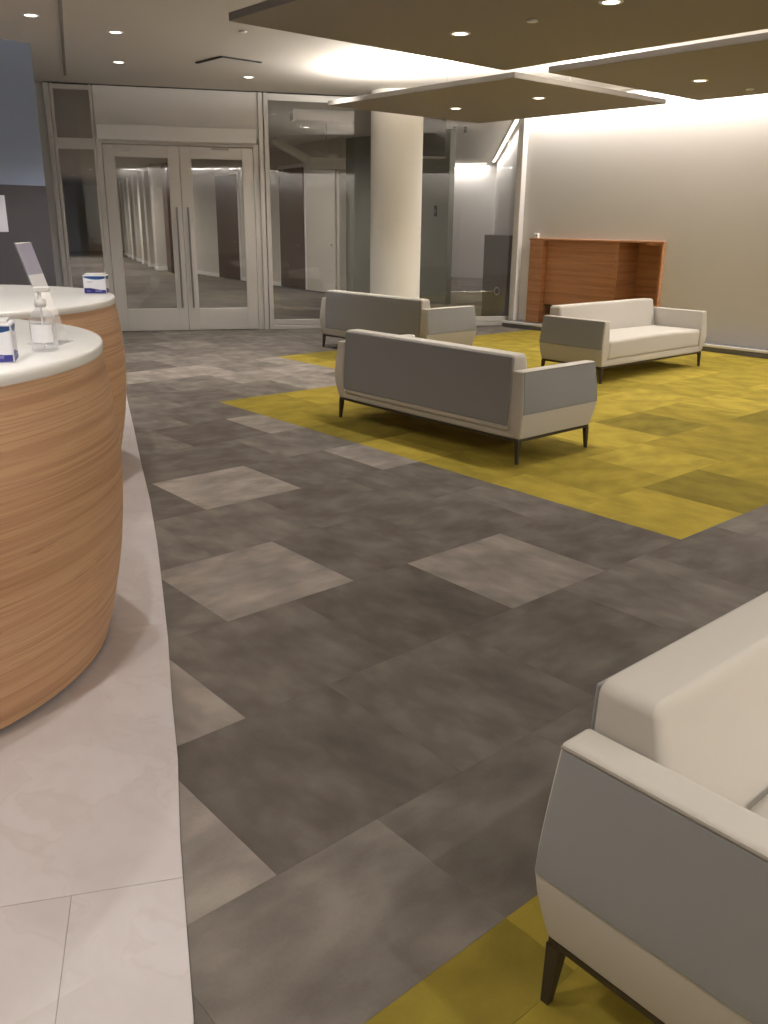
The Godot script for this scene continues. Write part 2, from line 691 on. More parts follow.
# ------------------------------------------------------------------ room shell
func build_shell() -> void:
	var w := struct("wall_right", "long pale wall behind the wooden unit, washed by light from above")
	part("plaster", span(Vector3(-9.13, 0, -10.85), Vector3(-8.82, CEIL, -10.65), 0.0), mats.wall_white, w)
	part("plaster", span(Vector3(-6.55, 0, -10.85), Vector3(5.2, CEIL, -10.65), 0.0), mats.wall_white, w)
	part("plaster", span(Vector3(-8.82, 1.31, -10.85), Vector3(-6.55, CEIL, -10.65), 0.0), mats.wall_white, w)
	part("niche_back", span(Vector3(-8.9, 0, -11.25), Vector3(-6.45, 1.4, -11.12), 0.0), mats.wall_white, w)
	var b := struct("baseboard_right", "low grey plinth with a bright metal nosing along the pale wall")
	part("plinth", span(Vector3(-9.1, 0, -10.65), Vector3(5.2, 0.085, -10.38), 0.004), mats.plinth_grey, b)
	part("nosing", span(Vector3(-9.1, 0.060, -10.40), Vector3(5.2, 0.092, -10.362), 0.004), mats.white_plastic, b)

	var l := struct("wall_left", "blue-grey painted wall with a charcoal lower part beside the doors")
	part("upper_wall", span(Vector3(-9.95, 1.845, -3.69), Vector3(-9.73, CEIL, 4.2), 0.0), mats.wall_blue, l)
	part("lower_wall", span(Vector3(-9.95, 0, -3.695), Vector3(-9.725, 1.845, 4.2), 0.003), mats.wall_charcoal, l)
	part("return_wall", wall_mesh(Vector2(-9.95, -3.69), Vector2(-12.25, -4.60), 0, CEIL, 0.15), mats.wall_blue, l)

	var f := struct("wall_front", "plain pale wall on the near side of the lobby")
	part("plaster", span(Vector3(-9.95, 0, 4.2), Vector3(5.4, CEIL, 4.4), 0.0), mats.wall_white, f)
	var e := struct("wall_end", "plain pale wall closing the lounge side")
	part("plaster", span(Vector3(5.2, 0, -10.85), Vector3(5.4, CEIL, 4.4), 0.0), mats.wall_white, e)


func build_ceiling() -> void:
	var c := struct("ceiling", "pale painted main ceiling with recessed downlights")
	part("plaster", span(Vector3(-46, CEIL, -26), Vector3(6, CEIL + 0.2, 6), 0.0), mats.ceiling_white, c)
	# shadow gap running square to the doors
	var t := struct("trim_1", "thin grey joint across the ceiling towards the doors", Vector3(-7.75, CEIL, -3.22), atan2(1.52, -3.72))
	part("joint_strip", span(Vector3(-1.5, -0.006, -0.015), Vector3(4.02, 0.0, 0.015), 0.002), mats.joint_grey, t)

	# the hung ceiling panels
	hung_panel(Vector2(-5.70, -6.36), Vector2(-2.3, -3.54), "taupe hung ceiling panel with white edge over the grey carpet aisle", 0)
	hung_panel(Vector2(-8.74, -9.28), Vector2(-5.90, -6.72), "taupe hung ceiling panel before the round column", 1)
	hung_panel(Vector2(-5.50, -9.28), Vector2(-2.3, -6.72), "taupe hung ceiling panel over the sofa by the wooden unit", 2)
	hung_panel(Vector2(-1.9, -9.28), Vector2(1.4, -6.72), "taupe hung ceiling panel at the far end of the pale wall", 3)
	hung_panel(Vector2(-1.9, -6.36), Vector2(1.4, -3.54), "taupe hung ceiling panel beside the panel over the aisle", 4)

	# lamps let into the hung panels
	downlight(Vector3(-4.88, PANEL_Y, -4.95), "downlight in the aisle panel, on the doors' side of the sprinkler disc", "downlights in the aisle panel", 3.0)
	downlight(Vector3(-3.60, PANEL_Y, -4.95), "downlight in the aisle panel, on the lounge side of the sprinkler disc", "downlights in the aisle panel", 3.0)
	downlight(Vector3(-6.59, PANEL_Y, -7.92), "downlight in the column panel, the one beside the light slot", "downlights in the column panel", 3.0)
	downlight(Vector3(-7.84, PANEL_Y, -7.92), "downlight in the column panel, the one closer to the column", "downlights in the column panel", 3.0)
	downlight(Vector3(-4.78, PANEL_Y, -8.05), "downlight in the panel over the facing sofa, next to its sprinkler disc", "downlights in the sofa panel", 3.0)
	downlight(Vector3(-3.5, PANEL_Y, -8.05), "downlight in the panel over the facing sofa, away from the sprinkler disc", "downlights in the sofa panel", 3.0)
	for p in [[-1.1, -8.05], [0.5, -8.05], [-1.1, -4.95], [0.5, -4.95]]:
		downlight(Vector3(p[0], PANEL_Y, p[1]), "round recessed downlight in a hung panel beyond the sofas", "downlights beyond the sofas", 3.0)
	# lamps in the main ceiling
	downlight(Vector3(-8.46, CEIL, -3.24), "round recessed downlight beside the ceiling joint and the blue wall", "", 3.5)
	downlight(Vector3(-8.61, CEIL, -4.09), "ceiling downlight before the doors, the farther of two in line with the sidelight", "downlights in line with the doors", 3.8)
	downlight(Vector3(-10.13, CEIL, -4.82), "ceiling downlight close above the sidelight beside the doors", "downlights in line with the doors", 3.8)
	downlight(Vector3(-9.98, CEIL, -6.44), "ceiling downlight close to the right door leaf and its post", "", 3.8)
	downlight(Vector3(-8.44, CEIL, -6.52), "ceiling downlight in the bright patch by the light slot", "", 3.5)
	for p in [[-6.3, -2.5, 3.0], [-4.3, -1.5, 3.0], [-2.3, -0.75, 2.0], [-1.7, 0.35, 3.4], [-0.3, 0.9, 1.0]]:
		downlight(Vector3(p[0], CEIL, p[1]), "round ceiling downlight over the reception desks", "downlights over the reception side", p[2], 60.0)
	for p in [[0.75, -1.7, 4.0], [0.75, -3.0, 4.0], [3.2, -2.3, 3.0]]:
		downlight(Vector3(p[0], CEIL, p[1]), "round ceiling downlight over the sofa opposite the desks", "downlights over the near sofa", p[2], 52.0)

	# light coves lying on the panels
	led(Vector3(-7.35, PANEL_Y + 0.033, -7.2), 2.5, 0.0, "white light strip lying in the slot before the column panel", 30.0)
	led(Vector3(-3.95, PANEL_Y + 0.033, -7.2), 3.0, 0.0, "white light strip lying in the slot before the facing sofa panel", 30.0)
	led(Vector3(-6.3, PANEL_Y + 0.033, -8.1), 2.3, PI / 2, "white light strip lying in the slot between two far panels", 16.0)
	led_wall(Vector3(-2.0, 3.17, -10.57), 14.0, 0.0, "long light strip at the ceiling washing the pale wall behind the cabinet", 26.0)
	led_wall(Vector3(5.12, 3.17, -3.2), 14.0, PI / 2, "long light strip at the ceiling washing the wall at the lounge end", 50.0)

	# a slim air slot and small ceiling fittings
	var v := thing("air_vent", "thin dark angled air slot in the main ceiling before the doors", "vent", Vector3(-8.98, CEIL, -5.47))
	part("slot", span(Vector3(-0.55, -0.012, -0.02), Vector3(0.02, 0.0, 0.02), 0.003), mats.dark_trim, v)
	part("slot", span(Vector3(-0.02, -0.012, -0.5), Vector3(0.02, 0.0, -0.02), 0.003), mats.dark_trim, v)
	sprinkler(Vector3(-4.25, PANEL_Y, -4.99), "small white sprinkler disc in the aisle panel")
	sprinkler(Vector3(-4.70, PANEL_Y, -8.85), "small white sprinkler disc in the facing sofa panel near the wall")
	sprinkler(Vector3(-7.72, CEIL, -4.94), "small white sprinkler disc in the main ceiling beside the aisle panel")


func hung_panel(a: Vector2, b: Vector2, label: String, i: int) -> void:
	var t := thing("ceiling_panel", label, "ceiling panel", Vector3((a.x + b.x) / 2, PANEL_Y, (a.y + b.y) / 2), 0.0, "hung ceiling panels")
	var h := (b - a) / 2.0
	part("soffit", span(Vector3(-h.x, 0, -h.y), Vector3(h.x, 0.02, h.y), 0.002), mats.cloud_taupe, t)
	var ed := begin()
	for s in [-1.0, 1.0]:
		box(ed, Vector3(0, 0.027, s * (h.y - 0.006)), Vector3(h.x * 2 + 0.004, 0.050, 0.016), 0.002)
		box(ed, Vector3(s * (h.x - 0.006), 0.027, 0), Vector3(0.016, 0.050, h.y * 2 - 0.03), 0.002)
	part("edge_band", ed, mats.cloud_edge, t)
	for q in [[-0.4, -0.5], [0.4, -0.5], [0.4, 0.15], [-0.4, 0.15]]:
		part("hanger", barm([Vector3(h.x * q[0], 0.04, h.y * q[1]), Vector3(h.x * q[0], CEIL - PANEL_Y, h.y * q[1])], 0.004, 6), mats.steel_dark, t)


func downlight(p: Vector3, label: String, group: String, energy: float, angle := 52.0) -> void:
	var t := thing("downlight", label, "downlight", p, 0.0, group)
	part("trim_ring", lathem(Vector3.ZERO, [Vector2(0.052, -0.001), Vector2(0.056, -0.006), Vector2(0.072, -0.005), Vector2(0.076, 0.0)], 28), mats.white_plastic, t)
	part("lens", lathem(Vector3.ZERO, [Vector2(0.0, -0.004), Vector2(0.053, -0.003)], 24), mats.lamp_glow, t)
	var s := SpotLight3D.new()
	s.name = "beam"
	s.position = Vector3(0, -0.03, 0)
	s.rotation_degrees.x = -90
	s.spot_angle = angle
	s.spot_angle_attenuation = 1.0
	s.light_color = rgb(255, 249, 241)
	s.light_energy = energy
	s.light_size = 0.05
	s.spot_range = 40
	s.spot_attenuation = 2
	s.shadow_enabled = true
	t.add_child(s)


func led(p: Vector3, long: float, turn: float, label: String, energy: float) -> void:
	var t := thing("light_strip", label, "light strip", p, turn)
	part("channel", span(Vector3(-long / 2, -0.012, -0.03), Vector3(long / 2, 0.004, 0.03), 0.002), mats.aluminium, t)
	part("diffuser", span(Vector3(-long / 2 + 0.01, 0.004, -0.02), Vector3(long / 2 - 0.01, 0.012, 0.02), 0.002), mats.led_glow, t)
	var a := AreaLight3D.new()
	a.name = "glow"
	a.position = Vector3(0, 0.02, 0)
	a.rotation_degrees.x = 90
	a.area_size = Vector2(long - 0.02, 0.04)
	a.light_color = rgb(255, 250, 243)
	a.light_energy = energy
	a.area_range = 40
	a.shadow_enabled = true
	t.add_child(a)


func led_wall(p: Vector3, long: float, turn: float, label: String, energy: float) -> void:
	var t := thing("light_strip", label, "light strip", p, turn)
	part("channel", span(Vector3(-long / 2, 0.004, -0.03), Vector3(long / 2, 0.028, 0.03), 0.002), mats.aluminium, t)
	part("diffuser", span(Vector3(-long / 2 + 0.01, -0.008, -0.02), Vector3(long / 2 - 0.01, 0.004, 0.02), 0.002), mats.led_glow, t)
	var a := AreaLight3D.new()
	a.name = "glow"
	a.position = Vector3(0, -0.015, 0)
	a.rotation_degrees.x = -90
	a.area_size = Vector2(long - 0.02, 0.04)
	a.light_color = rgb(255, 249, 241)
	a.light_energy = energy
	a.area_range = 40
	a.shadow_enabled = true
	t.add_child(a)


func sprinkler(p: Vector3, label: String) -> void:
	var t := thing("sprinkler", label, "sprinkler", p)
	part("cover_plate", lathem(Vector3.ZERO, [Vector2(0.0, -0.012), Vector2(0.036, -0.012), Vector2(0.04, -0.008), Vector2(0.04, -0.004)], 20), mats.white_plastic, t)
	part("collar", lathem(Vector3.ZERO, [Vector2(0.03, -0.005), Vector2(0.03, 0.001)], 20), mats.white_plastic, t)


# ------------------------------------------------------------------ doors and glass
func gframe(called: String, label: String) -> Node3D:
	return struct(called, label, glass_at, deg_to_rad(GLASS_TURN))


func build_glass_front() -> void:
	var al: Material = mats.aluminium
	# post and panel round the doors
	var wb := gframe("wall_back", "pale panel above the double doors between aluminium posts")
	part("overpanel", span(Vector3(-1.12, 2.60, -0.06), Vector3(1.04, 3.185, 0.0), 0.003), mats.wall_white, wb)
	part("head_rail", span(Vector3(-1.72, 3.18, -0.07), Vector3(5.0, CEIL, -0.005), 0.003), mats.dark_trim, wb)
	part("post", span(Vector3(1.035, 0, -0.07), Vector3(1.10, 3.185, 0.03), 0.004), al, wb)
	part("post", span(Vector3(1.112, 0, -0.07), Vector3(1.175, 3.185, 0.03), 0.004), al, wb)
	part("jamb", span(Vector3(0.955, 0, -0.07), Vector3(1.035, 2.53, -0.01), 0.004), al, wb)
	part("jamb", span(Vector3(-1.13, 0, -0.07), Vector3(-1.06, 2.60, 0.0), 0.004), al, wb)
	part("head", span(Vector3(-1.06, 2.485, -0.07), Vector3(0.955, 2.6, -0.01), 0.004), al, wb)
	var op := begin()
	box(op, Vector3(-0.055, 2.62, 0.05), Vector3(2.10, 0.185, 0.13), 0.008)
	part("operator_housing", op, mats.white_plastic, wb)

	# sidelight by the blue wall
	var w1 := gframe("window_1", "narrow tall sidelight left of the doors with a transom pane")
	part("side_filler", span(Vector3(-2.3, 0, -0.06), Vector3(-1.722, 3.185, -0.01), 0.004), al, w1)
	part("mullion", span(Vector3(-1.72, 0, -0.06), Vector3(-1.655, 3.185, 0.035), 0.004), al, w1)
	part("mullion", span(Vector3(-1.645, 0, -0.06), Vector3(-1.61, 3.185, 0.02), 0.003), al, w1)
	part("mullion", span(Vector3(-1.165, 0, -0.06), Vector3(-1.13, 3.185, 0.02), 0.003), al, w1)
	part("transom", span(Vector3(-1.61, 2.40, -0.05), Vector3(-1.165, 2.54, 0.015), 0.004), al, w1)
	part("rail", span(Vector3(-1.61, 0.0, -0.05), Vector3(-1.165, 0.13, 0.015), 0.004), al, w1)
	part("rail", span(Vector3(-1.61, 3.12, -0.05), Vector3(-1.165, 3.18, 0.015), 0.004), al, w1)
	part("pane", span(Vector3(-1.61, 0.13, -0.006), Vector3(-1.165, 2.40, 0.006), 0.0), mats.glass, w1)
	part("pane", span(Vector3(-1.61, 2.54, -0.006), Vector3(-1.165, 3.12, 0.006), 0.0), mats.glass, w1)

	door_leaf("door_1", "glazed aluminium door leaf next to the sidelight", -1.055, -0.058, 1.0)
	door_leaf("door_2", "glazed aluminium door leaf next to the twin post", -0.052, 0.95, -1.0)

	# tall glass front beyond the posts
	var w2 := gframe("window_2", "tall glass front running behind the sofa and the round column")
	part("rail", span(Vector3(1.175, 0.0, -0.05), Vector3(4.95, 0.055, 0.03), 0.004), al, w2)
	part("rail", span(Vector3(1.175, 0.065, -0.04), Vector3(4.95, 0.135, 0.02), 0.004), al, w2)
	part("rail", span(Vector3(1.175, 3.09, -0.04), Vector3(4.95, 3.18, 0.02), 0.004), al, w2)
	var cuts := [1.175, 2.12, 3.05, 4.0, 4.93]
	for i in 4:
		part("pane", span(Vector3(cuts[i] + 0.004, 0.135, -0.006), Vector3(cuts[i + 1] - 0.004, 3.09, 0.006), 0.0), mats.glass, w2)
	part("end_post", span(Vector3(4.93, 0, -0.10), Vector3(4.985, 3.185, 0.05), 0.004), mats.steel_dark, w2)
	# lock rod and ring of the glass door
	part("lock_rod", barm([Vector3(3.9, 0.52, 0.02), Vector3(4.62, 0.52, 0.02)], 0.004), mats.chrome, w2)
	var ring := []
	for i in 17:
		ring.append(Vector3(4.66 + 0.04 * cos(TAU * i / 16), 0.52 + 0.055 * sin(TAU * i / 16), 0.02))
	part("ring_pull", barm(ring, 0.009), mats.steel_dark, w2)
	# lit wall end beside the glass
	var j := struct("trim_2", "white wall end beside the glass front", Vector3.ZERO)
	part("wall_end_cap", span(Vector3(-9.13, 0.0, -10.70), Vector3(-9.02, CEIL, -10.55), 0.004), mats.wall_white, j)


func door_leaf(called: String, label: String, s0: float, s1: float, hand: float) -> void:
	var o := gframe(called, label)
	var al: Material = mats.aluminium
	var meet := s1 if hand > 0 else s0
	var stile := 0.155
	part("stile", span(Vector3(s0, 0.008, -0.045), Vector3(s0 + stile, 2.475, 0.005), 0.004), al, o)
	part("stile", span(Vector3(s1 - stile, 0.008, -0.045), Vector3(s1, 2.475, 0.005), 0.004), al, o)
	part("top_rail", span(Vector3(s0 + stile, 2.32, -0.045), Vector3(s1 - stile, 2.475, 0.005), 0.004), al, o)
	part("bottom_rail", span(Vector3(s0 + stile, 0.008, -0.045), Vector3(s1 - stile, 0.315, 0.005), 0.004), al, o)
	part("pane", span(Vector3(s0 + stile, 0.315, -0.026), Vector3(s1 - stile, 2.32, -0.014), 0.0), mats.glass, o)
	var hx := meet - hand * 0.075
	var h := part("pull_handle", barm([Vector3(hx, 0.33, 0.06), Vector3(hx, 1.69, 0.06)], 0.013, 12), mats.steel_dark, o)
	for y in [0.48, 1.54]:
		part("standoff", barm([Vector3(hx, y, 0.0), Vector3(hx, y, 0.06)], 0.009, 8), mats.steel_dark, h)
	if hand < 0:
		part("closer_arm", span(Vector3(0.38, 2.44, 0.0), Vector3(0.62, 2.46, 0.03), 0.003), mats.steel_dark, o)
	else:
		part("closer_arm", span(Vector3(-0.92, 2.40, 0.0), Vector3(-0.70, 2.44, 0.03), 0.003), mats.aluminium, o)


func spot(parent: Node, p: Vector3, energy: float, c: Color, angle := 70.0) -> void:
	var s := SpotLight3D.new()
	s.name = "beam"
	s.position = p
	s.rotation_degrees.x = -90
	s.spot_angle = angle
	s.spot_angle_attenuation = 1.0
	s.light_color = c
	s.light_energy = energy
	s.light_size = 0.06
	s.spot_range = 40
	s.spot_attenuation = 2
	s.shadow_enabled = true
	parent.add_child(s)


func cove(c: Vector3, a: Vector3, b: Vector3, long: float, energy: float, label: String) -> void:
	var t := thing("light_strip", label, "light strip", c, atan2(-(b.z - a.z), b.x - a.x))
	part("channel", span(Vector3(-long / 2, 0.008, -0.035), Vector3(long / 2, 0.03, 0.035), 0.002), mats.aluminium, t)
	part("diffuser", span(Vector3(-long / 2 + 0.01, -0.006, -0.03), Vector3(long / 2 - 0.01, 0.008, 0.03), 0.002), mats.led_glow, t)
	var al := AreaLight3D.new()
	al.name = "glow"
	al.position = Vector3(0, -0.02, 0)
	al.rotation_degrees.x = -90
	al.area_size = Vector2(long - 0.02, 0.06)
	al.light_color = rgb(255, 250, 243)
	al.light_energy = energy
	al.area_range = 30
	al.shadow_enabled = true
	t.add_child(al)


func build_corridor() -> void:
	# wall with doors on the right of the corridor
	var a := Vector2(-24.6, -13.6)
	var b := Vector2(-15.4, -12.12)
	var turn := atan2(-(b.y - a.y), b.x - a.x)
	var w := struct("wall_corridor", "off-white corridor wall with brown doors seen through the glass", Vector3(a.x, 0, a.y), turn)
	var len := a.distance_to(b)
	# local x runs back towards the lobby; the near face is at local z = 0 and looks towards local +z
	part("plaster", span(Vector3(0, 0, -0.2), Vector3(len, CEIL, 0.0), 0.0), mats.corridor_wall, w)
	part("skirting", span(Vector3(0, 0, 0), Vector3(len, 0.1, 0.015), 0.003), mats.white_plastic, w)
	for q in [[len - 2.9, len - 1.6, "door_3", "tall dark brown corridor door beside the white door"], [len - 7.0, len - 5.5, "door_4", "tall dark brown corridor door seen through the right door leaf"]]:
		var d := struct(q[2], q[3], Vector3(a.x, 0, a.y), turn)
		part("frame", span(Vector3(q[0] - 0.07, 0, 0), Vector3(q[1] + 0.07, 2.78, 0.03), 0.004), mats.white_plastic, d)
		part("leaf", span(Vector3(q[0], 0.01, 0.03), Vector3(q[1], 2.7, 0.05), 0.004), mats.dark_brown, d)
		part("handle", barm([Vector3(q[1] - 0.12, 1.0, 0.09), Vector3(q[1] - 0.26, 1.0, 0.09)], 0.012), mats.chrome, d)
	var d5 := struct("door_5", "plain white corridor door with a small knob", Vector3(a.x, 0, a.y), turn)
	part("leaf", span(Vector3(len - 1.5, 0.01, 0.0), Vector3(len - 0.12, 2.65, 0.04), 0.004), mats.corridor_wall, d5)
	part("knob", lathem(Vector3(len - 0.25, 1.05, 0.07), [Vector2(0, -0.025), Vector2(0.025, 0), Vector2(0, 0.025)], 12), mats.steel_dark, d5)

	# white pillars further down
	var p0 := Vector2(-26.1, -13.5)
	var p1 := Vector2(-40.6, -19.0)
	var dirv := (p1 - p0).normalized()
	var pt := atan2(-dirv.y, dirv.x)
	for i in 7:
		var q := p0 + dirv * (0.6 + 2.2 * i)
		var t := thing("pillar", "slim white square pillar in the row along the corridor", "pillar", Vector3(q.x, 0, q.y), pt, "corridor pillars")
		part("shaft", span(Vector3(-0.35, 0, -0.25), Vector3(0.35, CEIL, 0.25), 0.01), mats.corridor_wall, t)
		part("foot", span(Vector3(-0.37, 0, -0.27), Vector3(0.37, 0.12, 0.27), 0.005), mats.white_plastic, t)
	var wl := struct("wall_pillars", "dim wall behind the row of corridor pillars")
	part("plaster", wall_mesh(p0 - dirv * 0.6 + Vector2(-dirv.y, dirv.x) * 0.9, p1 + dirv * 3 + Vector2(-dirv.y, dirv.x) * 0.9, 0, CEIL, 0.15), mats.corridor_grey, wl)
	var dp := thing("door_panel", "tall dark panel standing at the start of the corridor pillars", "panel", Vector3(-25.4, 0, -13.35), pt)
	part("panel", span(Vector3(-0.55, 0.0, -0.1), Vector3(0.5, 3.15, 0.1), 0.006), mats.dark_brown, dp)
	part("skirting", span(Vector3(-0.56, 0.0, 0.1), Vector3(0.51, 0.12, 0.115), 0.003), mats.dark_trim, dp)
	# far end and left side of the corridor
	var we := struct("wall_far", "pale wall at the far end of the corridor")
	part("plaster", span(Vector3(-45.5, 0, -25), Vector3(-45.2, CEIL, -3), 0.0), mats.corridor_wall, we)
	var ls := struct("wall_sidelight", "dark grey corridor wall behind the sidelight")
	part("plaster", wall_mesh(Vector2(-12.35, -4.66), Vector2(-45.3, -12.0), 0, CEIL, 0.2), mats.corridor_grey, ls)

	# grey wall left and right of the column, and the little room with a light cove
	var wg := struct("wall_lobby", "grey-green inner wall behind the glass beside the column")
	part("plaster", wall_mesh(Vector2(-15.42, -12.28), Vector2(-12.42, -12.44), 0, CEIL, 0.15), mats.corridor_grey, wg)
	var sw := thing("light_switch", "small dark switch plate on the grey inner wall", "switch", Vector3(-12.75, 1.75, -12.43))
	part("plate", boxm(Vector3(0, 0, 0.012), Vector3(0.07, 0.2, 0.02), 0.004), mats.dark_trim, sw)
	part("rocker", boxm(Vector3(0, 0, 0.024), Vector3(0.03, 0.07, 0.008), 0.002), mats.steel_dark, sw)
	var wr := struct("wall_alcove", "pale walls of the side passage with light coves behind the glass")
	part("wall_panel", wall_mesh(Vector2(-21.0, -18.4), Vector2(-17.76, -19.67), 0, CEIL, 0.15), mats.wall_white, wr)
	part("wall_panel", wall_mesh(Vector2(-17.76, -19.67), Vector2(-9.2, -10.88), 0, CEIL, 0.15), mats.wall_white, wr)
	var bh := thing("bulkhead", "dark box hung under the ceiling beside the alcove", "bulkhead", Vector3(-11.45, 2.60, -10.95), deg_to_rad(GLASS_TURN))
	part("box", span(Vector3(-0.65, 0, -0.3), Vector3(0.30, 0.59, 0.0), 0.006), mats.dark_trim, bh)
	part("lower_edge", span(Vector3(-0.66, -0.02, -0.31), Vector3(0.31, 0.0, 0.01), 0.003), mats.aluminium, bh)
	var gp := thing("low_partition", "low grey partition panel behind the glass by the wall end", "partition", Vector3(-9.95, 0, -11.35), deg_to_rad(14))
	part("panel", span(Vector3(-0.4, 0.0, -0.03), Vector3(0.28, 1.34, 0.03), 0.006), mats.plinth_grey, gp)
	part("top_cap", span(Vector3(-0.405, 1.34, -0.035), Vector3(0.285, 1.355, 0.035), 0.003), mats.aluminium, gp)
	# air slots and light coves of the side passage
	var vs := thing("air_vent", "pair of dark air slots in the side passage ceiling", "vent", Vector3(-12.3, CEIL, -12.7), atan2(-8.79, 8.56))
	for k in 2:
		part("slot", boxm(Vector3(0, -0.006, 0.2 * k), Vector3(1.0, 0.012, 0.06), 0.002), mats.dark_trim, vs)
	cove(Vector3(-18.85, CEIL - 0.04, -19.12), Vector3(-17.76, 0, -19.67), Vector3(-21.0, 0, -18.40), 1.9, 2.5, "light cove along the end wall of the side passage")
	cove(Vector3(-13.7, CEIL - 0.04, -15.35), Vector3(-17.76, 0, -19.67), Vector3(-9.2, 0, -10.88), 10.6, 7.0, "light cove along the side wall of the side passage")

	# hung white beams in the corridor
	var hb := thing("ceiling_beam", "white box beam under the corridor ceiling behind the glass", "beam", glass_at, deg_to_rad(GLASS_TURN))
	part("beam", span(Vector3(1.75, 3.02, -1.9), Vector3(2.72, 3.18, -1.5), 0.005), mats.corridor_wall, hb)
	var hb2 := thing("ceiling_beam", "slanting white light beam hung lower behind the glass", "beam", glass_at, deg_to_rad(GLASS_TURN))
	part("beam", span(Vector3(2.24, 2.40, -3.2), Vector3(2.85, 2.58, -2.9), 0.005), mats.corridor_wall, hb2)
	part("arm", barm([Vector3(2.32, 2.50, -3.05), Vector3(1.66, 2.86, -3.3)], 0.07, 12), mats.corridor_wall, hb2)
	part("hanger", barm([Vector3(2.55, 2.58, -3.05), Vector3(2.55, CEIL, -3.05)], 0.006, 6), mats.steel_dark, hb2)

	# picture seen through the sidelight
	# corridor lamps
	for q in [[-13.6, -7.6], [-14.2, -10.4], [-16.5, -10.6], [-17.5, -8.0], [-21.0, -11.0], [-22.0, -9.5], [-26.0, -11.6], [-31.0, -13.4], [-36.0, -14.8], [-13.2, -15.0]]:
		var l := thing("downlight", "small downlight in the corridor ceiling behind the glass", "downlight", Vector3(q[0], CEIL, q[1]), 0.0, "corridor downlights")
		part("trim_ring", lathem(Vector3.ZERO, [Vector2(0.052, -0.001), Vector2(0.06, -0.006), Vector2(0.076, 0.0)], 20), mats.white_plastic, l)
		part("lens", lathem(Vector3.ZERO, [Vector2(0.0, -0.004), Vector2(0.053, -0.003)], 20), mats.corridor_lamp_glow, l)
		spot(l, Vector3(0, -0.03, 0), 3.6 if q[0] > -25.0 else 11.0, rgb(255, 247, 236), 84.0)

	# the round column in front of the glass
	var c := thing("column", "round cream column standing between the sofa and the glass front", "column", Vector3(-9.61, 0, -8.58))
	part("shaft", lathem(Vector3.ZERO, [Vector2(0.36, 0.0), Vector2(0.36, CEIL)], 56), mats.column_cream, c)
	part("base_ring", lathem(Vector3.ZERO, [Vector2(0.362, 0.1), Vector2(0.372, 0.1), Vector2(0.372, 0.0)], 56), mats.plinth_grey, c)


# ------------------------------------------------------------------ desks
func build_desks() -> void:
	desk(Vector3(-3.362, 0.009, -0.354), 0.995, 1.097, "barrel-shaped wooden reception desk holding the hand sanitizer and leaflet stand")
	desk(Vector3(-5.62, 0.009, -1.24), 1.165, 1.061, "barrel-shaped wooden reception desk further on, near the doors, with one small box")


func desk(at: Vector3, r: float, h: float, label: String) -> void:
	var t := thing("reception_desk", label, "desk", at, 0.0, "round reception desks")
	var prof := []
	for q in [[-0.07, 0.015], [-0.04, 0.12], [-0.012, 0.25], [0.006, 0.35], [0.02, 0.47], [0.030, 0.6], [0.032, 0.7], [0.026, 0.82], [0.012, 0.95], [-0.004, h - 0.038]]:
		prof.append(Vector2(r + q[0], q[1]))
	part("drum", lathem(Vector3.ZERO, prof, 96), mats.desk_wood, t)
	part("kick_base", lathem(Vector3.ZERO, [Vector2(r - 0.09, 0.0), Vector2(r - 0.09, 0.02)], 64), mats.dark_trim, t)
	part("counter_top", lathem(Vector3.ZERO, [Vector2(0, h - 0.041), Vector2(r - 0.004, h - 0.041), Vector2(r, h - 0.036), Vector2(r + 0.002, h - 0.029), Vector2(r + 0.002, h - 0.011), Vector2(r - 0.001, h - 0.004), Vector2(r - 0.01, h), Vector2(0, h)], 96), mats.white_solid, t)


# ------------------------------------------------------------------ sofas
func bulge(y: float) -> float:
	# swells from the foot to the seam, then draws in again towards the top
	return sin(clampf((y - 0.168) / 0.172, 0.0, 1.0) * 1.3) / sin(1.3) if y < 0.34 else lerpf(1.0, 0.15, pow((y - 0.34) / 0.275, 1.25))


func arm_bend(v: Vector3) -> Vector3:
	var b := bulge(v.y)
	var s := signf(v.x)
	# only the outside of the arm swells
	var outside := clampf((absf(v.x) - 0.87) / 0.075, 0.0, 1.6)
	v.x += s * 0.033 * b * outside
	v.z += 0.022 * b * clampf(v.z / 0.38, -1.0, 1.0)
	return v


func back_bend(v: Vector3) -> Vector3:
	# upright behind, sloping back in front: thin at the top
	var k := clampf((v.y - 0.22) / 0.52, 0.0, 1.0)
	var front := clampf((v.z + 0.40) / 0.25, 0.0, 1.0)
	v.z += lerpf(0.022, -0.105, front) * k
	return v


func bent(how: String, v: Vector3) -> Vector3:
	match how:
		"arm":
			return arm_bend(v)
		"back":
			return back_bend(v)
		"shell":
			return v + Vector3(0, 0, -0.018 * bulge(v.y))
		"seat":
			return v + Vector3(0, 0.012 * cos(clampf(v.x / 0.86, -1, 1) * PI / 2) * (1.0 if v.y > 0.3 else 0.0), 0)
	return v


func build_sofas() -> void:
	var p := make_sofa("two-tone grey sofa turning its back to the grey carpet, at the yellow zone's edge")
	p.position = Vector3(-4.495, 0, -4.65)
	p.rotation.y = PI
	var spots := [
		[Vector3(-7.925, 0, -7.08), PI, "grey sofa turning its back, standing right in front of the round column"],
		[Vector3(-5.42, 0, -8.22), PI / 2, "pale sofa with its seat open to view, in front of the wooden wall unit"],
		[Vector3(-0.415, 0, -2.085), PI / 2, "pale sofa opposite the reception desks, on the separate yellow carpet strip"],
	]
	for s in spots:
		var o: Node3D = p.duplicate()
		o.name = numbered("sofa")
		add_child(o)
		o.position = s[0]
		o.rotation.y = s[1]
		o.set_meta("label", s[2])


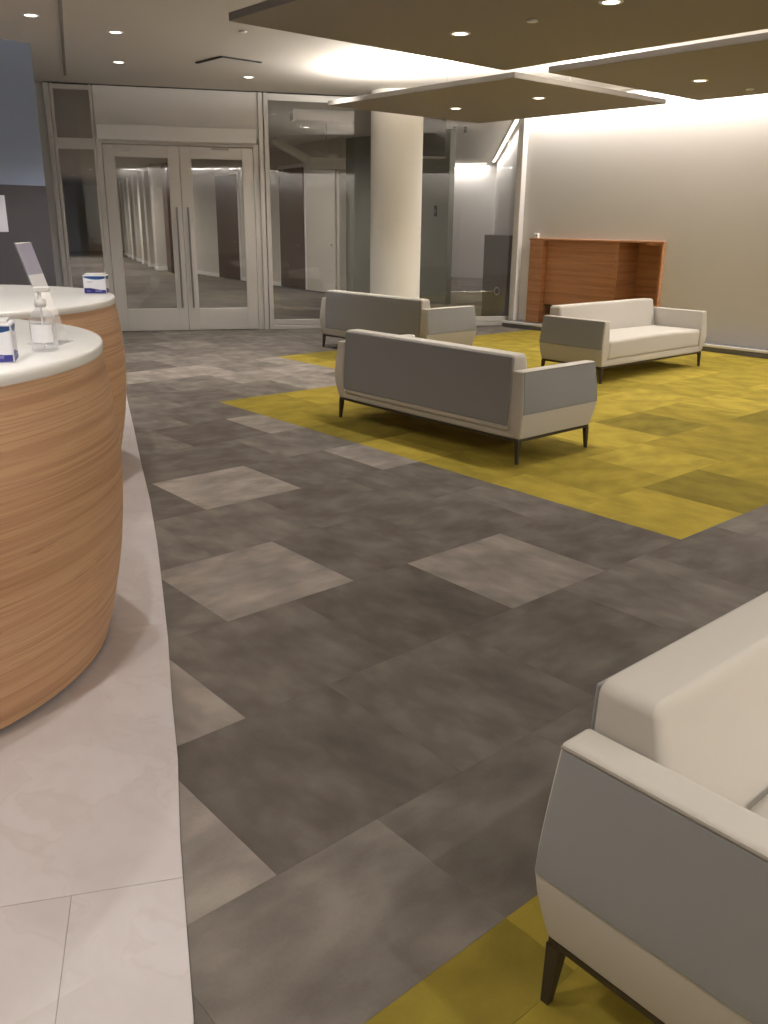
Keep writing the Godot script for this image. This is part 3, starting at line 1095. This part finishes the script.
func make_sofa(label: String) -> Node3D:
	var t := thing("sofa", label, "sofa", Vector3.ZERO, 0.0, "two-tone lounge sofas")
	var be: Material = mats.fabric_beige
	var gr: Material = mats.fabric_grey
	# metal frame and legs
	var f := begin()
	for s in [-1.0, 1.0]:
		box(f, Vector3(0, 0.158, s * 0.368), Vector3(1.89, 0.018, 0.024), 0.002)
		box(f, Vector3(s * 0.933, 0.158, 0), Vector3(0.024, 0.018, 0.712), 0.002)
	part("base_frame", f, mats.leg_metal, t)
	for sx in [-1.0, 1.0]:
		for sz in [-1.0, 1.0]:
			var l := begin()
			l.set_smooth_group(-1)
			var top := Vector3(sx * 0.930, 0.150, sz * 0.366)
			var low := Vector3(sx * 0.938, 0.0, sz * 0.374)
			var ring := []
			for q in [[top, 0.016], [low, 0.009]]:
				var r := []
				for c in [[-1, -1], [1, -1], [1, 1], [-1, 1]]:
					r.append(q[0] + Vector3(c[0], 0, c[1]) * q[1])
				ring.append(r)
			for i in 4:
				var j := (i + 1) % 4
				var pts := [ring[0][i], ring[0][j], ring[1][j], ring[1][i]]
				quad(l, pts, [Vector2.ZERO, Vector2.RIGHT, Vector2.ONE, Vector2.DOWN], (pts[0] + pts[1]) / 2.0 - top)
			quad(l, ring[1], [Vector2.ZERO, Vector2.RIGHT, Vector2.ONE, Vector2.DOWN], Vector3.DOWN)
			part("leg", l, mats.leg_metal, t)
	# seat base
	part("seat_base", softm(Vector3(0, 0.2, 0.0), Vector3(1.80, 0.066, 0.77), 0.012, "", 2), be, t)
	# arms with a grey outer panel
	for s in [-1.0, 1.0]:
		var arm := part("arm", softm(Vector3(s * 0.910, 0.3915, 0), Vector3(0.08, 0.447, 0.76), 0.012, "arm", 8), be, t)
		part("outer_panel", softm(Vector3(s * 0.9505, 0.472, 0), Vector3(0.007, 0.265, 0.742), 0.003, "arm", 8), gr, t)
		var seam := []
		for i in 13:
			seam.append(arm_bend(Vector3(s * 0.952, 0.608, lerpf(-0.374, 0.374, i / 12.0))))
		part("piping", barm(seam, 0.0035, 6), mats.piping, arm)
	# back: pale shell below, grey panel behind, pale cushion in front
	part("back_shell", softm(Vector3(0, 0.250, -0.325), Vector3(1.74, 0.165, 0.10), 0.014, "shell", 6), be, t)
	part("backrest", softm(Vector3(0, 0.458, -0.275), Vector3(1.735, 0.507, 0.25), 0.03, "back", 6), be, t)
	part("back_panel", softm(Vector3(0, 0.474, -0.3985), Vector3(1.715, 0.448, 0.015), 0.006, "back", 6), gr, t)
	# seat cushion
	part("seat_cushion", softm(Vector3(0, 0.325, 0.105), Vector3(1.715, 0.19, 0.575), 0.032, "seat", 8), be, t)
	return t


# ------------------------------------------------------------------ wooden unit by the wall
func build_wall_unit() -> void:
	var t := thing("wooden_wall_unit", "open wooden cabinet with divider let into the pale wall", "cabinet", Vector3(-8.82, 0.085, -10.60))
	var m: Material = mats.unit_wood
	var w := 2.27
	var h := 1.235
	var d := 0.51
	part("side_panel", span(Vector3(0, 0, -d), Vector3(0.25, h - 0.03, 0.0), 0.004), m, t)
	part("side_panel", span(Vector3(w - 0.03, 0, -d), Vector3(w, h - 0.03, 0.0), 0.004), m, t)
	part("top", span(Vector3(-0.01, h - 0.03, -d), Vector3(w + 0.005, h, 0.012), 0.004), m, t)
	part("divider", span(Vector3(1.53, 0, -d), Vector3(1.58, h - 0.03, 0.0), 0.004), m, t)
	part("front_panel", span(Vector3(0.25, 0.28, -0.14), Vector3(1.53, h - 0.03, -0.10), 0.004), m, t)
	part("kick_panel", span(Vector3(0.52, 0.0, -0.14), Vector3(1.53, 0.28, -0.10), 0.004), m, t)
	part("back_panel", span(Vector3(0.25, 0.0, -d), Vector3(1.53, 0.28, -d + 0.02), 0.004), m, t)
	part("back_panel", span(Vector3(1.58, 0, -d), Vector3(w - 0.03, h - 0.03, -d + 0.03), 0.004), m, t)
	part("cornice_block", span(Vector3(w - 0.27, h - 0.055, -0.02), Vector3(w - 0.03, h - 0.03, 0.006), 0.003), m, t)
	var s := thing("sensor_box", "tiny white box on the wooden cabinet's top corner", "box", Vector3(-8.72, 1.32, -10.63))
	part("body", boxm(Vector3(0, 0.035, 0), Vector3(0.07, 0.07, 0.05), 0.008), mats.sensor_white, s)
	part("eye", boxm(Vector3(0.01, 0.04, 0.026), Vector3(0.02, 0.02, 0.004), 0.001), mats.dark_trim, s)


# ------------------------------------------------------------------ small things
func box_print() -> ImageTexture:
	var w := 140
	var h := 120
	var im := Image.create(w, h, false, Image.FORMAT_RGB8)
	im.fill(rgb(236, 236, 244))
	var navy := rgb(46, 44, 128)
	var blue := rgb(30, 70, 130)
	var sky := rgb(150, 190, 235)
	for x in w:
		var u := float(x) / w
		var low := h - 30.0 - 7.0 * sin(u * 4.2 + 0.9)
		for y in h:
			if y > low:
				im.set_pixel(x, y, navy)
			var up := 10.0 + 16.0 * sin(u * 2.6)
			if y > 4 and y < up:
				im.set_pixel(x, y, blue)
			elif y >= up and y < up + 5.0 * (1.0 - u):
				im.set_pixel(x, y, sky)
	# pale rows of small print, as on the packet
	for r in [[14, 101, 22, 3], [14, 106, 30, 2], [70, 100, 44, 5], [74, 107, 40, 2]]:
		im.fill_rect(Rect2i(r[0], r[1], r[2], r[3]), rgb(150, 150, 205))
	for r in [[22, 40, 40, 3], [22, 46, 28, 2]]:
		im.fill_rect(Rect2i(r[0], r[1], r[2], r[3]), rgb(176, 168, 196))
	return ImageTexture.create_from_image(im)


func packet(at: Vector3, turn: float, label: String) -> void:
	var t := thing("tissue_box", label, "box", at, turn)
	part("carton", boxm(Vector3(0, 0.056, 0), Vector3(0.135, 0.112, 0.11), 0.003), mats.paper_white, t)
	part("lid", boxm(Vector3(0, 0.116, 0), Vector3(0.115, 0.010, 0.09), 0.004), mats.white_plastic, t)
	if not mats.has("box_print"):
		var m := mat("box_print", Color.WHITE, 0.45)
		m.albedo_texture = box_print()
	for k in 4:
		var st := begin()
		st.set_smooth_group(-1)
		var b := Basis(Vector3.UP, k * PI / 2)
		var hw := 0.064 if k % 2 == 0 else 0.0515
		var hz := 0.0557 if k % 2 == 0 else 0.0682
		quad(st, [b * Vector3(-hw, 0.003, hz), b * Vector3(hw, 0.003, hz), b * Vector3(hw, 0.109, hz), b * Vector3(-hw, 0.109, hz)], [Vector2(0, 1), Vector2(1, 1), Vector2(1, 0), Vector2(0, 0)], b * Vector3.BACK)
		part("printed_wrap", st, mats.box_print, t)


func build_small_things() -> void:
	var top := 1.106
	packet(Vector3(-2.67, top, -0.80), deg_to_rad(66), "white and navy tissue box beside the hand sanitizer")
	packet(Vector3(-5.36, 1.07, -2.285), deg_to_rad(57), "white and navy tissue box alone on the further desk")

	# pump bottle of hand sanitizer
	var s := thing("sanitizer_bottle", "clear pump bottle of hand sanitizer on the desk", "bottle", Vector3(-2.785, top, -1.0), deg_to_rad(60))
	part("bottle", lathem(Vector3.ZERO, [Vector2(0, 0.0), Vector2(0.036, 0.0), Vector2(0.04, 0.006), Vector2(0.04, 0.095), Vector2(0.036, 0.112), Vector2(0.022, 0.126), Vector2(0.014, 0.132), Vector2(0.014, 0.142)], 28), mats.bottle_clear, s)
	part("gel", lathem(Vector3.ZERO, [Vector2(0, 0.004), Vector2(0.036, 0.005), Vector2(0.037, 0.085), Vector2(0, 0.085)], 24), mats.bottle_gel, s)
	part("collar", lathem(Vector3.ZERO, [Vector2(0.0, 0.138), Vector2(0.018, 0.138), Vector2(0.018, 0.158), Vector2(0.006, 0.163), Vector2(0.006, 0.182), Vector2(0, 0.182)], 20), mats.white_plastic, s)
	part("pump_head", boxm(Vector3(0.008, 0.190, 0), Vector3(0.05, 0.016, 0.022), 0.006), mats.white_plastic, s)
	part("dip_tube", barm([Vector3(0, 0.01, 0), Vector3(0, 0.14, 0)], 0.003, 8), mats.white_plastic, s)
	var lb := begin()
	lb.set_smooth_group(0)
	for k in 14:
		var a0 := -0.9 + 1.8 * k / 14.0
		var a1 := -0.9 + 1.8 * (k + 1) / 14.0
		var q0 := Vector3(sin(a0), 0, cos(a0)) * 0.0406
		var q1 := Vector3(sin(a1), 0, cos(a1)) * 0.0406
		quad(lb, [q0 + Vector3.UP * 0.03, q1 + Vector3.UP * 0.03, q1 + Vector3.UP * 0.085, q0 + Vector3.UP * 0.085], [Vector2.ZERO, Vector2.RIGHT, Vector2.ONE, Vector2.DOWN], q0 + q1)
	part("sticker", lb, mats.paper_white, s)

	# leaflet in a leaning acrylic stand
	var st := thing("leaflet_stand", "leaning clear acrylic stand with a leaflet behind the hand sanitizer", "sign", Vector3(-2.926, top, -1.108), atan2(0.68, -0.71))
	# local x runs along the sheet, local z is the way it leans
	var lean := 0.30
	var hold := begin()
	var sheet := begin()
	var strip := begin()
	for q in [[hold, 0.0, 0.325, 0.0, 0.004, 0.056], [sheet, 0.225, 0.322, 0.0045, 0.006, 0.054], [strip, 0.175, 0.225, 0.0045, 0.006, 0.054]]:
		var pts := []
		for y in [q[1], q[2]]:
			for z in [q[3], q[4]]:
				pts.append(Vector3(0, y, -y * lean + z))
		var stq: SurfaceTool = q[0]
		stq.set_smooth_group(-1)
		var hw: float = q[5]
		var o := Vector3(hw, 0, 0)
		var uv := [Vector2.ZERO, Vector2.RIGHT, Vector2.ONE, Vector2.DOWN]
		quad(stq, [pts[0] - o, pts[0] + o, pts[2] + o, pts[2] - o], uv, Vector3.FORWARD)
		quad(stq, [pts[1] - o, pts[1] + o, pts[3] + o, pts[3] - o], uv, Vector3.BACK)
		quad(stq, [pts[2] - o, pts[2] + o, pts[3] + o, pts[3] - o], uv, Vector3.UP)
		quad(stq, [pts[0] - o, pts[0] + o, pts[1] + o, pts[1] - o], uv, Vector3.DOWN)
		quad(stq, [pts[0] + o, pts[1] + o, pts[3] + o, pts[2] + o], uv, Vector3.RIGHT)
		quad(stq, [pts[0] - o, pts[1] - o, pts[3] - o, pts[2] - o], uv, Vector3.LEFT)
	part("holder_back", hold, mats.acrylic, st)
	part("leaflet", sheet, mats.leaflet, st)
	part("white_strip", strip, mats.paper_white, st)
	part("holder_foot", span(Vector3(-0.056, 0.0, -0.10), Vector3(0.056, 0.004, 0.02), 0.001), mats.acrylic, st)

	# black pump bottle at the inner side of the desk
	var bb := thing("black_bottle", "black bottle standing behind the tissue box", "bottle", Vector3(-3.02, top, -0.86))
	part("body", lathem(Vector3.ZERO, [Vector2(0, 0), Vector2(0.035, 0.0), Vector2(0.037, 0.01), Vector2(0.037, 0.13), Vector2(0.028, 0.16), Vector2(0.014, 0.175), Vector2(0, 0.175)], 24), mats.black_plastic, bb)
	part("cap", lathem(Vector3.ZERO, [Vector2(0.0, 0.17), Vector2(0.016, 0.17), Vector2(0.016, 0.21), Vector2(0, 0.212)], 20), mats.black_plastic, bb)

	# notice on the dark wall
	var n := thing("paper_notice", "white paper notice stuck on the charcoal wall", "notice", Vector3(-9.725, 1.56, -3.12))
	part("sheet", boxm(Vector3(0.002, 0, 0), Vector3(0.003, 0.36, 0.26), 0.0), mats.paper, n)
	part("tape", boxm(Vector3(0.004, 0.17, 0), Vector3(0.001, 0.03, 0.05), 0.0), mats.paper_white, n)
